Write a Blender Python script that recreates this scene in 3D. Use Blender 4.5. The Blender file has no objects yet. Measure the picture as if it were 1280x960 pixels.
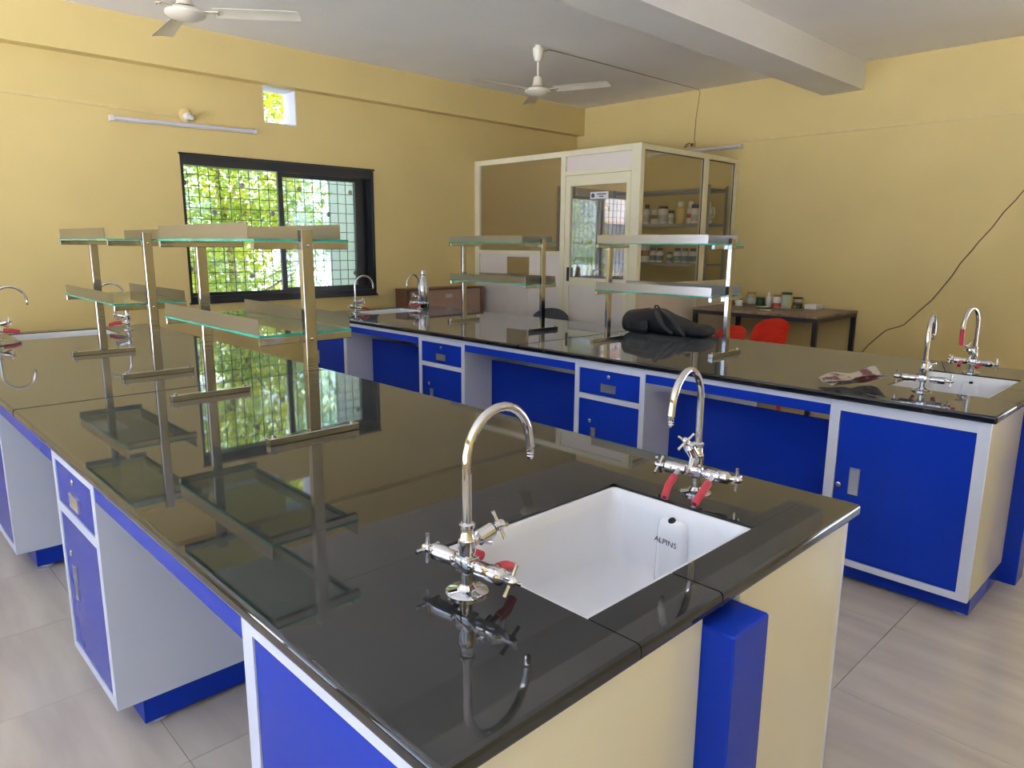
import bpy, bmesh, math, random
from mathutils import Vector, Matrix, Quaternion
random.seed(7)
PI = math.pi
SC = bpy.context.scene
COL = SC.collection

# ------------------------------------------------------------------ camera
CAM_F = 887.93            # focal length in pixels of the 1280 wide frame
CAM_Z = 1.5453
R = Matrix(((0.71916813, -0.12938981, 0.68268256),
            (-0.6947962, -0.14444149, 0.70455298),
            (0.00744571, -0.98101729, -0.19377727)))
cd = bpy.data.cameras.new('camera')
cam = bpy.data.objects.new('camera', cd)
COL.objects.link(cam)
cd.sensor_fit = 'HORIZONTAL'; cd.sensor_width = 36.0
cd.lens = CAM_F / 1280.0 * 36.0
cd.clip_start = 0.02; cd.clip_end = 200
cx, cy, cz = R.col[0], -R.col[1], -R.col[2]
cam.matrix_world = Matrix(((cx[0], cy[0], cz[0], 0), (cx[1], cy[1], cz[1], 0), (cx[2], cy[2], cz[2], CAM_Z), (0, 0, 0, 1)))
SC.camera = cam
SC.view_settings.view_transform = 'Standard'
SC.view_settings.look = 'None'
SC.view_settings.gamma = 1.0
SC.view_settings.use_curve_mapping = False
SC.view_settings.exposure = 0.0

# ------------------------------------------------------------------ sky
SKY = 4.2
w = bpy.data.worlds.new('overcast_sky'); SC.world = w; w.use_nodes = True
bg = w.node_tree.nodes['Background']
bg.inputs[0].default_value = (0.58, 0.72, 1.0, 1); bg.inputs[1].default_value = SKY

sl = bpy.data.lights.new('sun', 'SUN'); sl.energy = 85.0; sl.angle = math.radians(.6); sl.color = (.92, .93, 1.0)
sun = bpy.data.objects.new('sun', sl); COL.objects.link(sun)
sun.rotation_euler = Vector((.14, -.52, .84)).to_track_quat('Z', 'Y').to_euler(); sun.location = (5, -20, 34)

# room constants (metres), from the photograph's vanishing points
XL, XR, YN, YF, H = -2.6, 7.384, -2.6, 6.428, 3.257
WT = 0.23
LEFT_WINDOWS = [(-2.3, 0.1, 0.5, 2.85), (0.6, 3.0, 0.5, 2.85), (3.5, 5.9, 0.5, 2.85)]   # y0,y1,z0,z1
RIGHT_DOOR = (-1.75, -0.55, 0.0, 2.2)
WIN = (2.314, 4.222, 1.013, 2.268)
VENT = (3.08, 3.40, 2.606, 2.922)

def portal(name, loc, rot, sx, sy):
    l = bpy.data.lights.new(name, 'AREA'); l.shape = 'RECTANGLE'; l.size = sx; l.size_y = sy
    l.cycles.is_portal = True
    o = bpy.data.objects.new(name, l); COL.objects.link(o); o.location = loc; o.rotation_euler = rot
for (a, b, c, d) in LEFT_WINDOWS:
    portal('window_portal', (XL - WT - .02, (a + b) / 2, (c + d) / 2), (0, -PI / 2, 0), d - c, b - a)
portal('door_portal', (XR + WT + .02, (RIGHT_DOOR[0] + RIGHT_DOOR[1]) / 2, 1.1), (0, PI / 2, 0), 2.2, 1.2)
portal('window_portal', ((WIN[0] + WIN[1]) / 2, YF + WT + .02, (WIN[2] + WIN[3]) / 2), (-PI / 2, 0, 0), WIN[1] - WIN[0], WIN[3] - WIN[2])

# ------------------------------------------------------------------ materials
def nodes(m):
    m.use_nodes = True
    return m.node_tree, m.node_tree.nodes['Principled BSDF']
def mat(name, col, rough=.5, metal=0., noise=0., scale=8., bump=0., bscale=60., spec=.5, coat=0., stretch=None, col2=None, ramp=(.3, .7)):
    m = bpy.data.materials.new(name); nt, p = nodes(m)
    p.inputs['Base Color'].default_value = (*col, 1)
    p.inputs['Roughness'].default_value = rough
    p.inputs['Metallic'].default_value = metal
    p.inputs['Specular IOR Level'].default_value = spec
    p.inputs['Coat Weight'].default_value = coat
    tc = nt.nodes.new('ShaderNodeTexCoord')
    src = tc.outputs['Object']
    if stretch:
        mp = nt.nodes.new('ShaderNodeMapping'); mp.inputs['Scale'].default_value = stretch
        nt.links.new(src, mp.inputs['Vector']); src = mp.outputs['Vector']
    if noise or col2:
        n = nt.nodes.new('ShaderNodeTexNoise'); n.inputs['Scale'].default_value = scale; n.inputs['Detail'].default_value = 5
        nt.links.new(src, n.inputs['Vector'])
        r = nt.nodes.new('ShaderNodeValToRGB')
        c2 = col2 if col2 else tuple(max(0, c * (1 - noise)) for c in col)
        c1 = col if col2 else tuple(min(1, c * (1 + noise)) for c in col)
        r.color_ramp.elements[0].position = ramp[0]; r.color_ramp.elements[1].position = ramp[1]
        r.color_ramp.elements[0].color = (*c2, 1); r.color_ramp.elements[1].color = (*c1, 1)
        nt.links.new(n.outputs['Fac'], r.inputs['Fac']); nt.links.new(r.outputs['Color'], p.inputs['Base Color'])
    if bump:
        n2 = nt.nodes.new('ShaderNodeTexNoise'); n2.inputs['Scale'].default_value = bscale; n2.inputs['Detail'].default_value = 3
        nt.links.new(src, n2.inputs['Vector'])
        b = nt.nodes.new('ShaderNodeBump'); b.inputs['Strength'].default_value = bump; b.inputs['Distance'].default_value = .01
        nt.links.new(n2.outputs['Fac'], b.inputs['Height']); nt.links.new(b.outputs['Normal'], p.inputs['Normal'])
    return m
def glass(name, tint, ior=1.5, haze=0., hcol=(.8, .85, .9), refl=0.):
    m = bpy.data.materials.new(name); m.use_nodes = True; nt = m.node_tree; nt.nodes.clear()
    out = nt.nodes.new('ShaderNodeOutputMaterial')
    t = nt.nodes.new('ShaderNodeBsdfTransparent'); t.inputs[0].default_value = (*tint, 1)
    g = nt.nodes.new('ShaderNodeBsdfGlossy'); g.inputs['Roughness'].default_value = 0.0
    lw = nt.nodes.new('ShaderNodeLayerWeight'); lw.inputs['Blend'].default_value = .5
    pw = nt.nodes.new('ShaderNodeMath'); pw.operation = 'POWER'; pw.inputs[1].default_value = 5.0
    f0 = ((ior - 1) / (ior + 1)) ** 2
    f = nt.nodes.new('ShaderNodeMath'); f.operation = 'MULTIPLY_ADD'; f.inputs[1].default_value = 1 - f0; f.inputs[2].default_value = f0
    nt.links.new(lw.outputs['Facing'], pw.inputs[0]); nt.links.new(pw.outputs[0], f.inputs[0])
    mx = nt.nodes.new('ShaderNodeMixShader')
    fac = f.outputs[0]
    if refl:
        a = nt.nodes.new('ShaderNodeMath'); a.operation = 'ADD'; a.use_clamp = True; a.inputs[1].default_value = refl
        nt.links.new(fac, a.inputs[0]); fac = a.outputs[0]
    nt.links.new(fac, mx.inputs[0]); nt.links.new(t.outputs[0], mx.inputs[1]); nt.links.new(g.outputs[0], mx.inputs[2])
    last = mx
    if haze:
        d = nt.nodes.new('ShaderNodeBsdfTranslucent'); d.inputs[0].default_value = (*hcol, 1)
        m2 = nt.nodes.new('ShaderNodeMixShader'); m2.inputs[0].default_value = haze
        nt.links.new(mx.outputs[0], m2.inputs[1]); nt.links.new(d.outputs[0], m2.inputs[2]); last = m2
    nt.links.new(last.outputs[0], out.inputs[0])
    return m

M = {}
M['wall'] = mat('yellow_wall_paint', (.65, .505, .205), .55, noise=.035, scale=1.6, bump=.05, bscale=30, spec=.3)
M['ceil'] = mat('ceiling_whitewash', (.93, .91, .89), .8, noise=.03, scale=1.2, bump=.05, bscale=20)
M['beam'] = mat('beam_whitewash', (.80, .78, .74), .7, noise=.03, scale=2)
M['tile'] = mat('floor_travertine_tile', (.53, .475, .40), .13, scale=3.0, bump=.0, stretch=(3.2, .5, 1), col2=(.43, .375, .32))
M['grout'] = mat('floor_grout', (.36, .32, .26), .8, noise=.1, scale=20)
M['blue'] = mat('blue_laminate', (.008, .036, .38), .2, noise=.04, scale=3, spec=.15)
M['white'] = mat('white_laminate', (.64, .67, .77), .3, noise=.02, scale=3)
M['cream'] = mat('cream_laminate', (.70, .65, .47), .12, noise=.02, scale=2)
M['steel'] = mat('stainless_steel', (.46, .455, .44), .09, 1.0, bump=.02, bscale=8, stretch=(1, 1, 30))
M['brushed'] = mat('brushed_steel_plate', (.33, .32, .30), .28, 1.0, bump=.02, bscale=10, stretch=(1, 1, 30))
M['chrome'] = mat('polished_chrome', (.64, .64, .65), .05, 1.0)
M['alu'] = mat('brushed_aluminium', (.72, .73, .74), .3, 1.0)
M['ceramic'] = mat('white_ceramic', (.74, .75, .78), .08, noise=.015, scale=6)
M['stain'] = mat('rusty_drain_metal', (.35, .27, .18), .4, .6, noise=.3, scale=30)
M['black_alu'] = mat('black_aluminium', (.013, .015, .02), .28, noise=.1, scale=4)
M['grille'] = mat('painted_iron_grille', (.09, .09, .11), .5, noise=.1, scale=20)
M['rosette'] = mat('grille_rosette_rust', (.34, .28, .26), .6, noise=.2, scale=20)
M['pale'] = mat('pale_yellow_aluminium', (.78, .72, .50), .25, noise=.02, scale=4)
M['board'] = mat('pinkish_laminate_board', (.74, .66, .58), .3, noise=.02, scale=3)
M['fan'] = mat('cream_fan_enamel', (.78, .72, .58), .3, noise=.03, scale=6)
M['fan_dark'] = mat('fan_gap_brown', (.16, .12, .07), .5, noise=.1, scale=10)
M['tube'] = mat('opal_light_tube', (.70, .70, .80), .35, noise=.02, scale=10)
M['pvc'] = mat('painted_pvc_conduit', (.64, .495, .21), .5, noise=.05, scale=12)
M['lampwhite'] = mat('white_holder_plastic', (.75, .72, .66), .4, noise=.03, scale=12)
M['cord'] = mat('dark_brown_cable', (.12, .09, .05), .5, noise=.1, scale=20)
M['rubber'] = mat('red_rubber_hose', (.50, .035, .06), .4, noise=.12, scale=30)
M['rubber_in'] = mat('hose_hollow', (.05, .005, .008), .8, noise=.1, scale=30)
M['gasket'] = mat('green_valve_cap', (.40, .36, .16), .35, .3, noise=.1, scale=30)
M['slot'] = mat('dark_recess', (.004, .004, .005), .8, noise=.1, scale=10)
M['red'] = mat('red_plastic', (.72, .025, .012), .3, noise=.04, scale=6)
M['blackp'] = mat('black_plastic', (.015, .015, .017), .4, noise=.1, scale=10)
M['wood'] = mat('dusty_plank_top', (.34, .25, .16), .6, noise=.0, scale=5, stretch=(1, 8, 1), col2=(.17, .11, .07))
M['teak'] = mat('dark_teak_frame', (.16, .07, .035), .4, noise=.25, scale=8, stretch=(1, 6, 6))
M['ply'] = mat('brown_sunmica_panel', (.42, .27, .19), .35, noise=.06, scale=4)
M['bag'] = mat('black_nylon', (.012, .012, .015), .65, noise=.2, scale=60, bump=.2, bscale=300)
M['bagtrim'] = mat('charcoal_webbing', (.035, .035, .042), .6, noise=.2, scale=80, bump=.2, bscale=400)
M['bagtag'] = mat('pale_bag_tag', (.6, .45, .36), .5, noise=.1, scale=40)
M['rackgrey'] = mat('grey_slotted_steel', (.30, .31, .32), .4, .3, noise=.06, scale=12)
M['bwhite'] = mat('white_hdpe_bottle', (.78, .77, .74), .4, noise=.02, scale=12)
M['byellow'] = mat('amber_filled_bottle', (.72, .52, .16), .3, noise=.05, scale=12)
M['bbrown'] = mat('brown_label', (.25, .09, .06), .5, noise=.1, scale=40)
M['blab'] = mat('teal_blue_label', (.10, .22, .30), .5, noise=.15, scale=60)
M['bred'] = mat('red_label', (.60, .06, .05), .5, noise=.1, scale=40)
M['bpaper'] = mat('printed_white_label', (.70, .70, .68), .6, scale=90, col2=(.35, .36, .40), noise=.1)
M['capblack'] = mat('black_bottle_cap', (.02, .015, .02), .4, noise=.1, scale=30)
M['capblue'] = mat('blue_bottle_cap', (.02, .05, .22), .4, noise=.1, scale=30)
M['caporange'] = mat('orange_bottle_cap', (.55, .20, .05), .4, noise=.1, scale=30)
M['capgreen'] = mat('dark_green_bottle_cap', (.03, .08, .03), .4, noise=.1, scale=30)
M['jar'] = mat('greenish_jar_contents', (.45, .48, .30), .2, noise=.06, scale=14)
M['signtext'] = mat('dark_sign_ink', (.06, .07, .14), .6, noise=.1, scale=60)
M['paper'] = mat('printed_magazine_paper', (.38, .34, .26), .55, scale=16, col2=(.13, .035, .04), noise=.2, ramp=(.44, .52))
M['bark'] = mat('tree_bark', (.30, .26, .20), .9, noise=.3, scale=12, bump=.4, bscale=30)
M['bldg'] = mat('white_limewash', (.66, .65, .68), .8, noise=.04, scale=1)
M['bldgtrim'] = mat('pink_plaster_band', (.62, .42, .38), .8, noise=.05, scale=2)
M['earth'] = mat('pale_concrete_yard', (.66, .67, .70), .9, noise=.08, scale=.8, bump=.2, bscale=4)
M['panelgrey'] = mat('grey_window_dark', (.10, .11, .13), .2, noise=.1, scale=2)
M['shelfglass'] = glass('greenish_shelf_glass', (.86, .95, .91), 1.52)
M['glassedge'] = mat('teal_glass_edge', (.03, .32, .23), .08, noise=.25, scale=12)
M['pane'] = glass('dusty_window_pane', (.90, .94, .95), 1.5, haze=.015)
M['clear'] = glass('clear_cabin_glass', (.96, .95, .90), 1.5, refl=.03)
M['tint'] = glass('bronze_reflective_glass', (.95, .92, .84), 1.5, refl=.3)
def granite():
    m = bpy.data.materials.new('black_polished_granite'); nt, p = nodes(m)
    tc = nt.nodes.new('ShaderNodeTexCoord')
    n = nt.nodes.new('ShaderNodeTexNoise'); n.inputs['Scale'].default_value = 2.2; n.inputs['Detail'].default_value = 6
    mp = nt.nodes.new('ShaderNodeMapping'); mp.inputs['Scale'].default_value = (1.0, .35, 1)
    nt.links.new(tc.outputs['Object'], mp.inputs['Vector']); nt.links.new(mp.outputs['Vector'], n.inputs['Vector'])
    r = nt.nodes.new('ShaderNodeValToRGB'); e = r.color_ramp.elements
    e[0].position = .38; e[0].color = (.006, .007, .008, 1); e[1].position = .72; e[1].color = (.022, .022, .020, 1)
    nt.links.new(n.outputs['Fac'], r.inputs['Fac']); nt.links.new(r.outputs['Color'], p.inputs['Base Color'])
    r2 = nt.nodes.new('ShaderNodeMapRange'); r2.inputs['From Min'].default_value = .35; r2.inputs['From Max'].default_value = .75
    r2.inputs['To Min'].default_value = .012; r2.inputs['To Max'].default_value = .055
    nt.links.new(n.outputs['Fac'], r2.inputs['Value']); nt.links.new(r2.outputs['Result'], p.inputs['Roughness'])
    p.inputs['Specular IOR Level'].default_value = .6
    p.inputs['Sheen Weight'].default_value = .10; p.inputs['Sheen Roughness'].default_value = .35
    return m
M['granite'] = granite()
def leafmat(name, a, b, c):
    m = bpy.data.materials.new(name); nt, p = nodes(m)
    tc = nt.nodes.new('ShaderNodeTexCoord')
    n = nt.nodes.new('ShaderNodeTexNoise'); n.inputs['Scale'].default_value = 2.0; n.inputs['Detail'].default_value = 4
    nt.links.new(tc.outputs['Object'], n.inputs['Vector'])
    r = nt.nodes.new('ShaderNodeValToRGB'); e = r.color_ramp.elements
    e[0].position = .35; e[0].color = (*a, 1); e[1].position = .66; e[1].color = (*c, 1)
    k = e.new(.5); k.color = (*b, 1)
    nt.links.new(n.outputs['Fac'], r.inputs['Fac']); nt.links.new(r.outputs['Color'], p.inputs['Base Color'])
    p.inputs['Roughness'].default_value = .5
    t = nt.nodes.new('ShaderNodeBsdfTranslucent'); nt.links.new(r.outputs['Color'], t.inputs[0])
    mx = nt.nodes.new('ShaderNodeMixShader'); mx.inputs[0].default_value = .4
    out = nt.nodes['Material Output']
    nt.links.new(p.outputs[0], mx.inputs[1]); nt.links.new(t.outputs[0], mx.inputs[2]); nt.links.new(mx.outputs[0], out.inputs[0])
    return m
M['leafA'] = leafmat('bright_leaves', (.26, .42, .10), (.46, .60, .12), (.80, .78, .06))
M['leafB'] = leafmat('dull_leaves', (.34, .45, .32), (.45, .56, .38), (.62, .68, .46))

# ------------------------------------------------------------------ mesh helpers
class MB:
    """collects shapes (in world coordinates, minus off) and links them as ONE mesh object"""
    def __init__(self, off=(0, 0, 0)):
        self.v = []; self.f = []; self.off = Vector(off); self.mi = []
        self.cur = 0
    def add(self, vs, fs):
        b = len(self.v)
        self.v += [tuple(Vector(p) - self.off) for p in vs]
        self.f += [tuple(i + b for i in f) for f in fs]
        self.mi += [self.cur] * len(fs)
        return self
    def box(self, x0, x1, y0, y1, z0, z1, bev=0.0, seg=1):
        x0, x1 = min(x0, x1), max(x0, x1); y0, y1 = min(y0, y1), max(y0, y1); z0, z1 = min(z0, z1), max(z0, z1)
        vs = [(x0, y0, z0), (x1, y0, z0), (x1, y1, z0), (x0, y1, z0), (x0, y0, z1), (x1, y0, z1), (x1, y1, z1), (x0, y1, z1)]
        fs = [(3, 2, 1, 0), (4, 5, 6, 7), (0, 1, 5, 4), (1, 2, 6, 5), (2, 3, 7, 6), (3, 0, 4, 7)]
        if bev <= 0: return self.add(vs, fs)
        bm = bmesh.new(); bv = [bm.verts.new(p) for p in vs]
        for f in fs: bm.faces.new([bv[i] for i in f])
        bmesh.ops.bevel(bm, geom=bm.edges[:], offset=bev, segments=seg, affect='EDGES', profile=.5)
        return self.frombm(bm)
    def frombm(self, bm):
        bm.verts.index_update()
        self.add([v.co.copy() for v in bm.verts], [tuple(v.index for v in f.verts) for f in bm.faces]); bm.free(); return self
    def obox(self, c, ax, ay, az, hx, hy, hz):
        """oriented box: centre, three unit axes, half sizes"""
        c = Vector(c); ax, ay, az = Vector(ax), Vector(ay), Vector(az)
        vs = [c + ax * hx * i + ay * hy * j + az * hz * k for k in (-1, 1) for j in (-1, 1) for i in (-1, 1)]
        return self.add(vs, [(0, 2, 3, 1), (4, 5, 7, 6), (0, 1, 5, 4), (1, 3, 7, 5), (3, 2, 6, 7), (2, 0, 4, 6)])
    def tube(self, pts, r, seg=12, cap=True, inner=None):
        pts = [Vector(p) for p in pts]; n = len(pts)
        rs = r if isinstance(r, (list, tuple)) else [r] * n
        t0 = (pts[1] - pts[0]).normalized()
        u = t0.orthogonal().normalized(); vs = []; prev = t0
        for i, p in enumerate(pts):
            t = (pts[min(i + 1, n - 1)] - pts[max(i - 1, 0)]).normalized()
            q = prev.rotation_difference(t); u = (q @ u); u = (u - t * u.dot(t)).normalized(); prev = t
            b = t.cross(u)
            for k in range(seg):
                a = 2 * PI * k / seg
                vs.append(p + (u * math.cos(a) + b * math.sin(a)) * rs[i])
        fs = []
        for i in range(n - 1):
            for k in range(seg):
                k2 = (k + 1) % seg
                fs.append((i * seg + k, i * seg + k2, (i + 1) * seg + k2, (i + 1) * seg + k))
        if cap:
            fs.append(tuple(range(seg - 1, -1, -1))); fs.append(tuple((n - 1) * seg + k for k in range(seg)))
        return self.add(vs, fs)
    def cyl(self, a, b, r, r2=None, seg=16):
        return self.tube([a, b], [r, r if r2 is None else r2], seg)
    def lathe(self, prof, c, seg=24, axis=(0, 0, 1)):
        """profile of (radius, height) about the axis through c"""
        c = Vector(c); ax = Vector(axis).normalized(); u = ax.orthogonal().normalized(); b = ax.cross(u)
        vs = []; n = len(prof)
        for (r, h) in prof:
            for k in range(seg):
                a = 2 * PI * k / seg
                vs.append(c + ax * h + (u * math.cos(a) + b * math.sin(a)) * max(r, 1e-5))
        fs = []
        for i in range(n - 1):
            for k in range(seg):
                k2 = (k + 1) % seg
                fs.append((i * seg + k, i * seg + k2, (i + 1) * seg + k2, (i + 1) * seg + k))
        fs.append(tuple(range(seg - 1, -1, -1))); fs.append(tuple((n - 1) * seg + k for k in range(seg)))
        return self.add(vs, fs)
    def loops(self, loops, cap0=False, cap1=False):
        n = len(loops[0]); vs = [p for l in loops for p in l]; fs = []
        for i in range(len(loops) - 1):
            for k in range(n):
                k2 = (k + 1) % n
                fs.append((i * n + k, i * n + k2, (i + 1) * n + k2, (i + 1) * n + k))
        if cap0: fs.append(tuple(range(n - 1, -1, -1)))
        if cap1: fs.append(tuple((len(loops) - 1) * n + k for k in range(n)))
        return self.add(vs, fs)
    def grid(self, fn, nu, nv):
        vs = [fn(i / nu, j / nv) for j in range(nv + 1) for i in range(nu + 1)]
        fs = [(j * (nu + 1) + i, j * (nu + 1) + i + 1, (j + 1) * (nu + 1) + i + 1, (j + 1) * (nu + 1) + i) for j in range(nv) for i in range(nu)]
        return self.add(vs, fs)
    def sheet(self, fn, nu, nv, th):
        """a thick curved sheet: fn(u,v) -> point; thickness along its normal"""
        def nrm(u, v):
            e = 1e-3
            a = Vector(fn(min(u + e, 1), v)) - Vector(fn(max(u - e, 0), v)); b = Vector(fn(u, min(v + e, 1))) - Vector(fn(u, max(v - e, 0)))
            return a.cross(b).normalized()
        A = [[Vector(fn(i / nu, j / nv)) for i in range(nu + 1)] for j in range(nv + 1)]
        B = [[A[j][i] + nrm(i / nu, j / nv) * th for i in range(nu + 1)] for j in range(nv + 1)]
        W = nu + 1; N = W * (nv + 1)
        vs = [p for r in A for p in r] + [p for r in B for p in r]; fs = []
        for j in range(nv):
            for i in range(nu):
                a = j * W + i
                fs.append((a, a + W, a + W + 1, a + 1)); fs.append((N + a, N + a + 1, N + a + W + 1, N + a + W))
        for i in range(nu):
            fs.append((i, i + 1, N + i + 1, N + i)); a = nv * W + i; fs.append((a, N + a, N + a + 1, a + 1))
        for j in range(nv):
            a = j * W; fs.append((a, N + a, N + a + W, a + W)); a = j * W + nu; fs.append((a, a + W, N + a + W, N + a))
        return self.add(vs, fs)
    def mesh(self, name, smooth=40):
        me = bpy.data.meshes.new(name); me.from_pydata(self.v, [], self.f)
        if any(self.mi): me.polygons.foreach_set('material_index', self.mi)
        if smooth:
            me.polygons.foreach_set('use_smooth', [True] * len(me.polygons)); me.set_sharp_from_angle(angle=math.radians(smooth))
        me.update(); return me
    def build(self, name, m, parent=None, smooth=40, label=None):
        me = self.mesh(name, smooth)
        for k in (m if isinstance(m, (list, tuple)) else [m]): me.materials.append(M[k])
        o = bpy.data.objects.new(name, me); COL.objects.link(o)
        if parent is not None: o.parent = parent
        if label: o['label'] = label
        return o

def tag(o, label, cat, group=None):
    o['label'] = label; o['category'] = cat
    if group: o['group'] = group
    return o
def thing(name, label, cat, loc=(0, 0, 0), rz=0, group=None):
    o = bpy.data.objects.new(name, None); COL.objects.link(o); o.location = loc; o.rotation_euler = (0, 0, rz)
    o.empty_display_size = .1
    return tag(o, label, cat, group)
def struct(o): o['kind'] = 'structure'; return o
def copy_tree(o, parent=None):
    c = o.copy(); COL.objects.link(c); c.parent = parent
    for ch in [x for x in bpy.data.objects if x.parent is o]: copy_tree(ch, c)
    return c
def rrect(x0, x1, y0, y1, r, z, n=5):
    pts = []
    for (cx_, cy_, a0) in ((x1 - r, y0 + r, -PI / 2), (x1 - r, y1 - r, 0), (x0 + r, y1 - r, PI / 2), (x0 + r, y0 + r, PI)):
        for k in range(n + 1):
            a = a0 + PI / 2 * k / n
            pts.append((cx_ + r * math.cos(a), cy_ + r * math.sin(a), z))
    return pts
def text_mesh(txt, size, name):
    cu = bpy.data.curves.new(name, 'FONT'); cu.body = txt; cu.size = size; cu.extrude = .0002; cu.align_x = 'CENTER'; cu.align_y = 'CENTER'
    o = bpy.data.objects.new(name, cu); COL.objects.link(o)
    dg = bpy.context.evaluated_depsgraph_get()
    me = bpy.data.meshes.new_from_object(o.evaluated_get(dg))
    bpy.data.objects.remove(o); bpy.data.curves.remove(cu)
    return me

# ------------------------------------------------------------------ the room
def wall(name, axis, plane, out, u0, u1, z0, z1, holes, m):
    """a wall of thickness WT behind its inner plane, with rectangular holes (u0,u1,z0,z1)"""
    us = sorted({u0, u1, *[h[0] for h in holes], *[h[1] for h in holes]}); zs = sorted({z0, z1, *[h[2] for h in holes], *[h[3] for h in holes]})
    us = [u for u in us if u0 <= u <= u1]
    b = MB(); p0, p1 = plane, plane + out * WT
    def inh(u, z): return any(h[0] < u < h[1] and h[2] < z < h[3] for h in holes)
    for i in range(len(us) - 1):
        j = 0
        while j < len(zs) - 1:
            if inh((us[i] + us[i + 1]) / 2, (zs[j] + zs[j + 1]) / 2): j += 1; continue
            k = j
            while k < len(zs) - 1 and not inh((us[i] + us[i + 1]) / 2, (zs[k] + zs[k + 1]) / 2): k += 1
            if axis == 'y': b.box(us[i], us[i + 1], p0, p1, zs[j], zs[k])
            else: b.box(p0, p1, us[i], us[i + 1], zs[j], zs[k])
            j = k
    return struct(b.build(name, m, smooth=0))
wall('wall_far', 'y', YF, 1, XL - WT, XR + WT, 0, H, [WIN, VENT], 'wall')
wall('wall_right', 'x', XR, 1, YN - WT, YF, 0, H, [RIGHT_DOOR], 'wall')
wall('wall_left', 'x', XL, -1, YN - WT, YF, 0, H, LEFT_WINDOWS, 'wall')
wall('wall_near', 'y', YN, -1, XL, XR, 0, H, [], 'wall')
struct(MB().box(XL - WT, XR + WT, YN - WT, YF + WT, H, H + .15).build('ceiling', 'ceil', smooth=0))
struct(MB().box(XL - WT, XR + WT, YN - WT, YF + WT, H + .15, H + 6.8).build('wall_added_sun_block', 'wall', smooth=0))  # unseen block added above the ceiling to keep the sun off the trees
struct(MB().box(XL, XR, 2.842, 3.22, 3.005, H).build('trim_1', 'beam', smooth=0))          # ceiling beam
struct(MB().box(XL, XR, 6.308, YF, 2.922, H).build('trim_2', 'wall', smooth=0))            # lintel beam over the window
floor = struct(MB().box(XL - WT, XR + WT, YN - WT, YF + WT, -.12, -.012).build('floor', 'grout', smooth=0))
TS = .6
tm = MB().box(-TS / 2 + .0008, TS / 2 - .0008, -TS / 2 + .0008, TS / 2 - .0008, -.0125, 0.0).mesh('tile', 0); tm.materials.append(M['tile'])
tiles = {}
xs0 = 2.42 - 9 * TS; ys0 = .83 - 6 * TS
for i in range(20):
    for j in range(18):
        x0, y0 = xs0 + i * TS, ys0 + j * TS
        a, b_, c, d = max(x0, XL), min(x0 + TS, XR), max(y0, YN), min(y0 + TS, YF)
        if b_ - a < .02 or d - c < .02: continue
        o = bpy.data.objects.new('tile', tm); COL.objects.link(o); o.parent = floor
        o.location = ((a + b_) / 2, (c + d) / 2, 0); o.scale = ((b_ - a) / TS, (d - c) / TS, 1)
for nm, args in (('baseboard_far', (XL, 5.58, YF - .012, YF, 0, .1)), ('baseboard_right', (XR - .012, XR, RIGHT_DOOR[1], 4.07, 0, .1)), ('baseboard_left', (XL, XL + .012, YN, YF - .012, 0, .1)), ('baseboard_near', (XL, XR, YN, YN + .012, 0, .1))):
    struct(MB().box(*args).build(nm, 'tile', smooth=0))

# window in the far wall: black sliding frame, both sashes slid to the right, iron grille outside
wx0, wx1, wz0, wz1 = WIN
wroot = bpy.data.objects.new('window_1', None); COL.objects.link(wroot); struct(wroot); wroot.location = (wx0, YF, wz0)
off = (wx0, YF, wz0)
f = MB(off)
f.box(wx0, wx1, YF - .006, YF + .14, wz1 - .085, wz1); f.box(wx0, wx1, YF - .006, YF + .14, wz0, wz0 + .055)
f.box(wx0, wx0 + .022, YF - .006, YF + .14, wz0 + .055, wz1 - .085); f.box(wx1 - .035, wx1, YF - .006, YF + .14, wz0 + .055, wz1 - .085)
f.build('outer_frame', 'black_alu', wroot, 0)
MB(off).box(wx0 - .012, wx1 + .012, YF - .014, YF - .0065, wz1 - .004, wz1 + .012).box(wx0 - .012, wx1 + .012, YF - .014, YF - .0065, wz0 - .012, wz0 + .006).build('frame_lip', 'black_alu', wroot, 0)
MB(off).box(wx0 + .022, wx1 - .035, YF + .03, YF + .045, wz0 + .055, wz0 + .085).build('sliding_track', 'black_alu', wroot, 0)
for (a, b_, y) in ((3.20, 4.10, YF + .055), (3.23, 4.18, YF + .10)):
    s = MB(off); z0, z1 = wz0 + .056, wz1 - .086
    s.box(a, a + .04, y - .015, y + .015, z0, z1).box(b_ - .07, b_, y - .015, y + .015, z0, z1).box(a + .04, b_ - .07, y - .015, y + .015, z0, z0 + .045).box(a + .04, b_ - .07, y - .015, y + .015, z1 - .04, z1)
    so = s.build('sliding_sash', 'black_alu', wroot, 0)
    MB(off).box(a + .04, b_ - .07, y - .0025, y + .0025, z0 + .045, z1 - .04).build('pane', 'pane', so, 0)
gy = YF + .195
for k in range(21):
    x = wx0 + .03 + k * .0925
    MB(off).box(x - .003, x + .003, gy - .003, gy + .003, wz0 + .001, wz1 - .001).build('grille_bar', 'grille', wroot, 0)
for k in range(13):
    z = wz0 + .06 + k * .0955
    MB(off).box(wx0 + .001, wx1 - .001, gy + .003, gy + .009, z - .003, z + .003).build('grille_bar', 'grille', wroot, 0)
for (x, z) in ((2.92, 2.05), (2.65, 1.80), (3.20, 1.81), (3.49, 2.05), (3.80, 1.82), (4.06, 2.05), (4.09, 1.23), (2.96, 1.23), (3.59, 1.27), (2.40, 2.05), (2.40, 1.30)):
    MB(off).lathe([(.010, 0), (.022, .004), (.026, .008), (.016, .012), (.004, .014)], (x, gy - .02, z), 10, (0, 1, 0)).build('rosette', 'rosette', wroot)
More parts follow.
